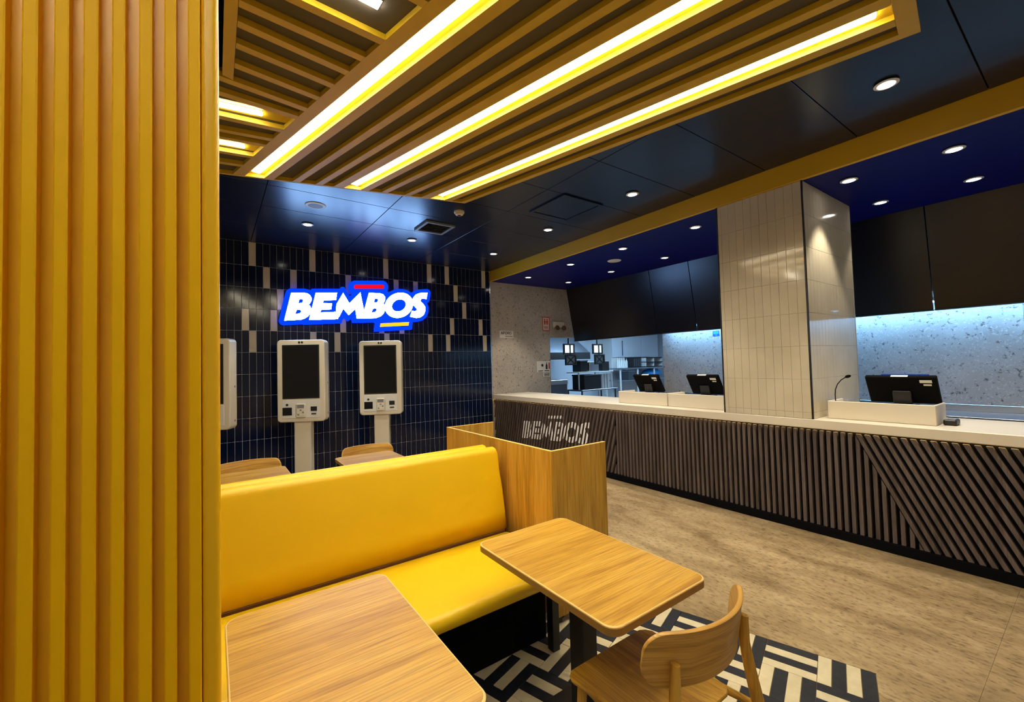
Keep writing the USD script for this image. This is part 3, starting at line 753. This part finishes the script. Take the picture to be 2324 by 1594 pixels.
# ------------------------------------------------------------------ self-order kiosks
ko0 = None
def kiosk(x, y, label):
    global ko0
    if ko0 is not None: return dup(ko0, label, (x, y, 0), -28)
    t = ko0 = thing("order_kiosk", label, "kiosk", loc=(x, y, 0), rotz=-28, group="self-order kiosks")
    W, HT, ZL, D = .62, 1.115, .90, .19
    zc = ZL + HT / 2
    def ring(yy, ins): return np.c_[rrect(W - 2 * ins, HT - 2 * ins, .050, 8)[:, 0], np.full(36, yy), zc + rrect(W - 2 * ins, HT - 2 * ins, .050, 8)[:, 1]]
    v, f = loft([ring(-D / 2, .020), ring(-D / 2 + .006, .006), ring(-D / 2 + .02, 0), ring(D / 2 - .03, 0), ring(D / 2, .03)])
    obj("housing", (v, f[:, ::-1]), M["white_plastic"], t, smooth=35)
    yf = -D / 2
    obj("screen_bezel", cbox(-.238, .238, yf - .006, yf + .004, ZL + .315, ZL + 1.045, .003), M["black"], t)
    obj("screen", cbox(-.222, .222, yf - .0075, yf - .0055, ZL + .333, ZL + 1.027, .0008), M["black_glass"], t)
    for s in (-1, 1):
        obj("camera_lens", moved(lathe([(.013, 0), (.014, .004), (.008, .006)], 14), (s * .018 - .0, yf - .0005, ZL + 1.078), rx=90), M["black"], t)
    obj("control_panel", cbox(-.245, .245, yf - .004, yf + .004, ZL + .055, ZL + .300, .004), M["white_metal"], t)
    obj("barcode_window", cbox(-.238, -.118, yf - .0065, yf - .0038, ZL + .095, ZL + .200, .002), M["black_glass"], t)
    obj("indicator", moved(lathe([(.016, 0), (.016, .003), (.012, .004)], 14), (-.180, yf - .0038, ZL + .236), rx=90), M["ink"], t)
    cr = obj("card_reader", cbox(-.062, .060, yf - .030, yf - .0038, ZL + .062, ZL + .250, .010), M["white_plastic"], t)
    obj("reader_display", cbox(-.045, .045, yf - .0315, yf - .0298, ZL + .190, ZL + .236, .002), M["grey_plastic"], cr)
    for i in range(3):
        for j in range(3):
            obj("key", cbox(-.040 + i * .030, -.018 + i * .030, yf - .0325, yf - .0298, ZL + .092 + j * .030, ZL + .112 + j * .030, .002), M["grey_plastic"] if (i + j) % 3 == 0 else M["white_metal"], cr)
    obj("contactless_pad", cbox(.122, .202, yf - .009, yf - .0038, ZL + .145, ZL + .205, .003), M["black"], t)
    obj("receipt_slot", cbox(.130, .192, yf - .007, yf - .0038, ZL + .098, ZL + .116, .002), M["ink"], t)
    obj("post", cbox(-.108, .108, -.06, .07, .021, ZL + .03, .008), M["white_plastic"], t)
    obj("base_plate", slab(.46, .40, .02, (.0006, .014, .020), (0, 0, .006)), M["white_plastic"], t)
    for zz in (ZL + .10, ZL + .52):
        obj("side_lock", moved(lathe([(.012, 0), (.012, .003)], 12), (W / 2 - .0005, .02, zz), ry=90), M["grey_plastic"], t)
    return t
kiosk(1.02, 6.42, "white self-order kiosk under the left end of the lit sign")
kiosk(2.10, 6.42, "white self-order kiosk under the right end of the lit sign")
kiosk(-.06, 6.42, "white self-order kiosk half hidden behind the fluted yellow panel")

# ------------------------------------------------------------------ things on the counter
def till_box(y0, y1, label):
    t = thing("till_screen", label, "till enclosure", loc=(4.615, y0, 1.0305), group="cream till enclosures")
    w = y1 - y0
    obj("front_panel", cbox(0, .018, 0, w, 0, .160, .004), M["solid_surface"], t)
    for a in (0, w - .018): obj("end_panel", cbox(.0185, .34, a, a + .018, 0, .160, .004), M["solid_surface"], t)
    obj("shelf", cbox(.0185, .34, .0185, w - .0185, .115, .128, .002), M["solid_surface"], t)
    return t
till_box(.802, 1.517, "cream till enclosure on the counter right of the column, carrying a microphone")
till_box(3.204, 3.975, "cream till enclosure on the counter, leftmost of the three")
till_box(2.440, 3.190, "cream till enclosure on the counter touching the left side of the column")
def monitor(yc, w, label, h=.27):
    """Point-of-sale terminal seen from behind, screen facing the staff side (+x)."""
    t = thing("pos_terminal", label, "till monitor", loc=(4.86, yc, 1.159), group="till monitors")
    st = obj("stand", join([cbox(-.09, .10, -.085, .085, 0, .014, .004), moved(cbox(-.02, .02, -.06, .06, 0, .12, .006), (0, 0, .012), ry=-12)]), M["black"], t)
    g = cbox(-.020, .020, -w / 2, w / 2, -h / 2, h / 2, .006)
    obj("display_back", moved(g, (-.01, 0, .14), ry=-32), M["black_matt"], t)
    obj("display_screen", moved(cbox(.0202, .022, -w / 2 + .012, w / 2 - .012, -h / 2 + .012, h / 2 - .012, .0005), (-.01, 0, .14), ry=-32), M["black_glass"], t)
    s1 = obj("sticker", moved(cbox(-.0212, -.0203, -w / 2 + .03, -w / 2 + .105, h / 2 - .055, h / 2 - .025, .0003), (-.01, 0, .14), ry=-32), M["paper"], t)
    obj("sticker", moved(cbox(-.0212, -.0203, -w / 2 + .035, -w / 2 + .085, h / 2 - .082, h / 2 - .066, .0003), (-.01, 0, .14), ry=-32), M["paper"], t)
    obj("top_label", moved(cbox(-.012, .012, -.055, .055, h / 2 + .0002, h / 2 + .0022, .0003), (-.01, 0, .14), ry=-32), M["white_metal"], t)
    return t
monitor(1.045, .46, "black till monitor seen from behind on the enclosure right of the column")
monitor(3.64, .40, "black till monitor seen from behind on the leftmost enclosure")
monitor(2.83, .40, "black till monitor seen from behind beside the left side of the column")
mic = thing("gooseneck_microphone", "thin black gooseneck microphone standing on the right till enclosure", "microphone", loc=(4.70, 1.480, 1.159))
obj("base", lathe([(.022, 0), (.022, .012), (.010, .018)], 16), M["black"], mic, smooth=40)
obj("neck", tube([(0, 0, .012), (0, .002, .08), (0, -.002, .13), (.0, -.02, .18), (0, -.05, .22), (0, -.085, .245)], .0045, 10), M["black"], mic, smooth=40)
hv, hf = lathe([(.004, -.022), (.012, -.012), (.014, .004), (.010, .020), (.002, .026)], 14)
obj("capsule", moved((hv, hf), (0, -.10, .252), rx=70), M["black_matt"], mic, smooth=40)
pad = thing("card_terminal", "small black card terminal on the counter beside the right till enclosure", "card terminal", loc=(4.78, .745, 1.0305))
obj("body", moved(cbox(-.07, .07, -.038, .038, 0, .045, .008), (0, 0, 0)), M["black"], pad); obj("keypad", cbox(-.05, .05, -.028, .028, .0452, .049, .002), M["grey_plastic"], pad)

bc = thing("back_counter", "stainless steel work counter along the blue-lit wall", "work counter", loc=(6.25, -1.0, 0))
obj("worktop", cbox(0, .645, 0, 5.4, .905, .945, .004), M["steel"], bc)
obj("splashback", cbox(.62, .645, 0, 5.4, .9455, 1.02, .003), M["steel"], bc)
for k in range(6): obj("door", cbox(.03, .05, .01 + k * .9, .89 + k * .9, .12, .90, .004), M["steel_dark"], bc)
obj("carcass", cbox(.0505, .64, 0, 5.4, .08, .904, .003), M["steel_dark"], bc)
obj("plinth", cbox(.08, .6, .02, 5.38, .0006, .0795, .002), M["black"], bc)

# ------------------------------------------------------------------ signs on the stone walls
def plate(x0, x1, z0, z1, label, cat="sign", m="paper", t=.006):
    s = thing("wall_sign", label, cat, loc=((x0 + x1) / 2, YW, (z0 + z1) / 2))
    w, h = x1 - x0, z1 - z0
    obj("plate", cbox(-w / 2, w / 2, -t, -.0004, -h / 2, h / 2, .001), M[m], s)
    return s, w, h
def text_on(s, text, height, cx, cz, m, name="lettering", dy=-.0072, bold=True):
    g = meshkit.text_mesh(text, height, .001, bold)
    v, f = np.array(g.vertices), np.array(g.faces)
    c = (v[:, :2].min(0) + v[:, :2].max(0)) / 2
    v = np.c_[v[:, 0] - c[0] + cx, dy + .001 - v[:, 2], v[:, 1] - c[1] + cz]
    obj(name, (v, f), M[m], s)
s, w, h = plate(4.63, 4.965, 2.135, 2.28, "small white capacity sign on the stone wall near the tile corner")
text_on(s, "AFORO", .055, -.01, .025, "ink"); text_on(s, "PERSONAS", .026, .06, -.042, "ink")
def dot(s, cx, cz, r, m, name="pictogram"): obj(name, prism(Polygon([(cx + r * math.cos(a), cz + r * math.sin(a)) for a in np.linspace(0, 2 * np.pi, 16, endpoint=False)]), -.0074, -.0062, "xz"), M[m], s)
def bar(s, x0, x1, z0, z1, m, name="print_line"): obj(name, prism(sbox(x0, z0, x1, z1), -.0074, -.0062, "xz"), M[m], s)
s, w, h = plate(5.73, 5.93, 2.30, 2.60, "white and red pictogram sign with two figures, above the kitchen opening")
obj("border", prism(sbox(-w / 2, -h / 2, w / 2, h / 2).difference(sbox(-w / 2 + .018, -h / 2 + .018, w / 2 - .018, h / 2 - .018)), -.0074, -.0062, "xz"), M["red"], s)
for dx in (-.032, .032):
    dot(s, dx, .098, .018, "red"); obj("pictogram", prism(Polygon([(dx - .026, .076), (dx + .026, .076), (dx + .020, .02), (dx + .012, -.02), (dx - .012, -.02), (dx - .020, .02)]), -.0074, -.0062, "xz"), M["red"], s)
for zz in (-.055, -.080, -.105): bar(s, -.06, .06, zz, zz + .010, "red")
s, w, h = plate(5.55, 5.915, 1.42, 1.655, "white safety sign with dark icons beside the kitchen opening")
dot(s, -.035, .03, .030, "ink")
obj("pictogram", prism(Polygon([(.055, -.055), (.105, -.055), (.105, .03), (.088, .06), (.086, .095), (.074, .095), (.072, .06), (.055, .03)]), -.0074, -.0062, "xz"), M["ink"], s)
bar(s, .135, .17, -.05, .085, "red")
for a, b in ((-.15, -.02), (.02, .15)): bar(s, a, b, -.095, -.080, "ink")
s, w, h = plate(5.72, 5.91, 1.32, 1.412, "small white notice with printed lines directly below the safety sign")
for zz in (-.028, -.004, .020): bar(s, -.075, .075, zz, zz + .012, "ink")
em = thing("emergency_light", "twin-head emergency light on the stone wall above the kitchen opening", "emergency light", loc=(6.17, YW, 2.40))
obj("battery_case", cbox(-.15, .15, -.06, -.0006, -.02, .105, .010), M["white_plastic"], em)
for s_ in (-1, 1):
    obj("lamp_head", moved(lathe([(.028, 0), (.050, .02), (.055, .055), (.046, .060)], 18), (s_ * .095, -.055, -.045), rx=75), M["brown_head"], em, smooth=40)
def sticker(y0, y1, z0, z1, label, rows):
    t = thing("wall_sticker", label, "sticker", loc=(6.9, (y0 + y1) / 2, (z0 + z1) / 2))
    w, h = y1 - y0, z1 - z0
    obj("film", cbox(-.004, -.0004, -w / 2, w / 2, -h / 2, h / 2, .0005), M["blue_ink"], t)
    for a, b, c, d in rows: obj("print_mark", cbox(-.0052, -.0041, a * w, b * w, c * h, d * h, .0002), M["blue_plastic"], t)
sticker(3.745, 3.855, 1.985, 2.075, "tiny blue emblem sticker high on the wall beside the column", [(-.4, .4, -.1, .4), (-.2, .2, -.42, -.2)])
sticker(1.24, 1.68, 1.30, 1.355, "small blue printed sticker strip on the wall above the right till monitor", [(-.47, -.33, -.3, .3), (-.28, -.2, -.3, .3), (-.1, .05, -.3, .3), (.12, .2, -.3, .3), (.26, .46, -.3, .3)])

# ------------------------------------------------------------------ kitchen beyond the opening
rack = thing("kitchen_worktable", "steel kitchen worktable with an overshelf seen through the opening", "worktable", loc=(7.60, 7.72, 0))
obj("worktop", cbox(0, 1.35, 0, .60, .87, .905, .004), M["steel"], rack); obj("overshelf", cbox(0, 1.30, .10, .55, 1.335, 1.362, .004), M["white_metal"], rack)
for x in (.02, .62, 1.25): obj("upright", cbox(x, x + .03, .12, .15, .9055, 1.3345, .003), M["white_metal"], rack)
for x in (.03, 1.28):
    for y in (.03, .54): obj("leg", cbox(x, x + .035, y, y + .035, .0006, .869, .003), M["steel_dark"], rack)
obj("undershelf", cbox(.02, 1.33, .02, .58, .30, .32, .003), M["steel_dark"], rack)
def kbox(name, label, cat, loc, dims, m, lid=None, group=None):
    t = thing(name, label, cat, loc=loc, group=group)
    w, d, h = dims
    obj("body", cbox(-w / 2, w / 2, -d / 2, d / 2, 0, h * .9, .012), M[m], t)
    obj("lid", cbox(-w / 2 - .008, w / 2 + .008, -d / 2 - .008, d / 2 + .008, h * .9 + .0005, h, .006), M[lid or m], t)
    return t
kbox("food_crate", "large black crate standing on the kitchen worktable", "crate", (8.06, 8.0, .906), (.62, .45, .38), "black")
kbox("holding_unit", "black appliance at the left on the kitchen overshelf", "appliance", (7.88, 8.05, 1.3625), (.27, .3, .30), "black", "steel_dark")
kbox("container", "grey container in the middle of the kitchen overshelf", "container", (8.26, 8.05, 1.3625), (.36, .3, .26), "steel", "white_metal")
kbox("label_printer", "dark printer at the right end of the kitchen overshelf", "printer", (8.70, 8.05, 1.3625), (.28, .3, .27), "black", "grey_plastic")
for k in range(4):
    t = thing("cup_stack", ("leftmost", "second", "third", "rightmost")[k] + " tall pale cup stack beside the black crate on the kitchen worktable", "cup stack", loc=(8.48 + k * .11, 7.95, .906), group="cup stacks on the kitchen worktable")
    obj("sleeve", lathe([(.040, 0), (.040, .36), (.043, .365)], 16), M["white_metal"], t, smooth=40); obj("rim", lathe([(.045, .3655), (.047, .375), (.040, .378)], 16), M["white_plastic"], t, smooth=40)
def kds(x, z, y, label, bright):
    t = thing("order_display", label, "display", loc=(x, y, z), group="kitchen order displays")
    w, h = .36, .26
    obj("frame", prism(sbox(-w / 2, -h / 2, w / 2, h / 2).difference(sbox(-w / 2 + .035, -h / 2 + .035, w / 2 - .035, h / 2 - .035)), -.02, .02, "xz"), M["black"], t)
    obj("face", cbox(-w / 2 + .034, w / 2 - .034, .002, .012, -h / 2 + .034, h / 2 - .034, .001), M["screen_on" if bright else "grey_plastic"], t)
    if not bright:
        for a in (38, -38): obj("bracket", moved(cbox(-.17, .17, -.010, 0, -.012, .012, .002), (0, 0, 0), ry=a), M["black"], t)
    obj("arm", cbox(-.012, .012, -.0, .03, h / 2 + .0005, (2.04 - z) + .02 if not bright else .80, .002), M["black"], t)
for x, w in ((7.47, "left"), (8.52, "right")):
    kds(x * .963, 1.947, 7.72, f"{w} bright order display hung in the kitchen under the ceiling", True)
    kds((x - .02) * .963, 1.677, 7.64, f"{w} dark display back with a cross bracket, hung in the kitchen", False)
hood = thing("extractor_hood", "dark-edged steel extractor hood across the kitchen at the left", "extractor hood", loc=(6.6, 8.55, 1.72))
obj("canopy", loft([np.array([(0, 0, 0), (2.15, 0, 0), (2.15, 1.0, 0), (0, 1.0, 0)]), np.array([(0, 0, .18), (2.15, 0, .18), (2.15, 1.0, .18), (0, 1.0, .18)]), np.array([(.1, .5, .62), (2.05, .5, .62), (2.05, .95, .62), (.1, .95, .62)])]), M["steel"], hood)
obj("rim", cbox(-.02, 2.17, -.02, -.0005, -.02, .17, .003), M["black"], hood)
kbox("fryer", "dark steel fryer below the hood at the kitchen opening's left", "fryer", (7.05, 8.3, .0006), (.62, .62, 1.18), "steel_dark", "steel")
ff = thing("steel_cabinet", "tall pale steel cabinets at the back of the kitchen", "cabinet", loc=(10.72, 9.44, 0))
for k, (a, b) in enumerate(((0, .52), (.53, 1.50), (1.51, 2.45))):
    obj("upper_door", cbox(a, b, 0, .03, 1.75, 2.62, .004), M["white_paint"], ff)
obj("carcass", cbox(0, 2.45, .0305, .64, .0006, 2.62, .004), M["white_metal"], ff)
obj("handle", cbox(.49, .505, -.03, -.0005, 1.8, 2.3, .003), M["steel_dark"], ff)
cbn = thing("prep_counter", "steel prep counter at the back right of the kitchen", "prep counter", loc=(10.25, 8.72, 0))
obj("worktop", cbox(0, 2.5, 0, .66, 1.36, 1.40, .004), M["steel"], cbn); obj("shelf", cbox(.03, 2.47, .05, .64, .99, 1.02, .003), M["steel"], cbn)
for x in (.02, .85, 1.7, 2.44):
    for y in (.02, .60): obj("leg", cbox(x, x + .04, y, y + .04, .0006, 1.359, .003), M["white_metal"], cbn)
for k in range(6):
    t = thing("sauce_bottle", ("first", "second", "third", "fourth", "fifth", "sixth")[k] + " white sauce bottle from the left in the row on the prep counter", "bottle", loc=(10.46 + k * .085, 9.0, 1.4005), group="sauce bottles on the prep counter")
    obj("body", lathe([(.028, 0), (.032, .01), (.032, .20), (.012, .25)], 14), M["white_metal"], t, smooth=40); obj("nozzle", lathe([(.012, .2505), (.004, .31)], 10), M["white_plastic"], t, smooth=40)
g_ = thing("tray_rack", "black gridded rack beside the sauce bottles in the kitchen", "rack", loc=(11.09, 8.9, 1.4005))
obj("body", cbox(0, .42, 0, .35, 0, .33, .006), M["black"], g_)
for i in range(4): obj("cell", cbox(.03 + i * .098, .098 + i * .098, -.006, -.0005, .03, .29, .002), M["steel_dark"], g_)
sh = thing("black_shelf", "open black shelf unit with pale dividers at the kitchen's right", "shelf", loc=(11.75, 8.9, 1.4005))
for z in (0, .15, .30): obj("board", cbox(0, .88, 0, .35, z, z + .025, .003), M["black"], sh)
for x in (0, .43, .86): obj("divider", cbox(x, x + .02, .01, .34, .0255, .1495, .002), M["white_metal"], sh)
for x in (0, .43, .86): obj("divider", cbox(x, x + .02, .01, .34, .1755, .2995, .002), M["white_metal"], sh)
kbox("toaster", "steel toaster under the prep counter's worktop in the kitchen", "toaster", (11.0, 8.98, 1.0205), (.52, .36, .28), "steel_dark", "steel")
bg = thing("blue_sack", "slumped bright blue sack on the prep counter's lower shelf", "sack", loc=(12.15, 9.0, 1.0205))
sv, sf = trimesh.creation.icosphere(3).vertices.copy(), trimesh.creation.icosphere(3).faces
sv = np.array(sv); sv *= np.array([.46, .22, .17]); sv += (meshkit.noise(sv * 9, 3)[:, None] - .5) * .05; sv[:, 2] = np.maximum(sv[:, 2] + .15, 0)
obj("film", (sv, sf), M["blue_plastic"], bg, smooth=True); obj("knot", lathe([(.03, 0), (.018, .02), (.035, .05)], 12, (.3, 0, .26)), M["blue_plastic"], bg, smooth=40)
for (x, y), lab in zip(((8.2, 8.0), (10.2, 7.4), (10.2, 5.4)), ("cool kitchen ceiling panel light over the worktable", "cool kitchen ceiling panel light in the middle of the kitchen", "cool kitchen ceiling panel light behind the stone wall")):
    t = thing("panel_light", lab, "ceiling light", loc=(x, y, 2.86), group="kitchen panel lights")
    obj("frame", prism(sbox(-.62, -.32, .62, .32).difference(sbox(-.59, -.29, .59, .29)), 0, .0395), M["white_metal"], t); obj("diffuser", cbox(-.588, .588, -.288, .288, .008, .02, .002), M["cool_lamp"], t)
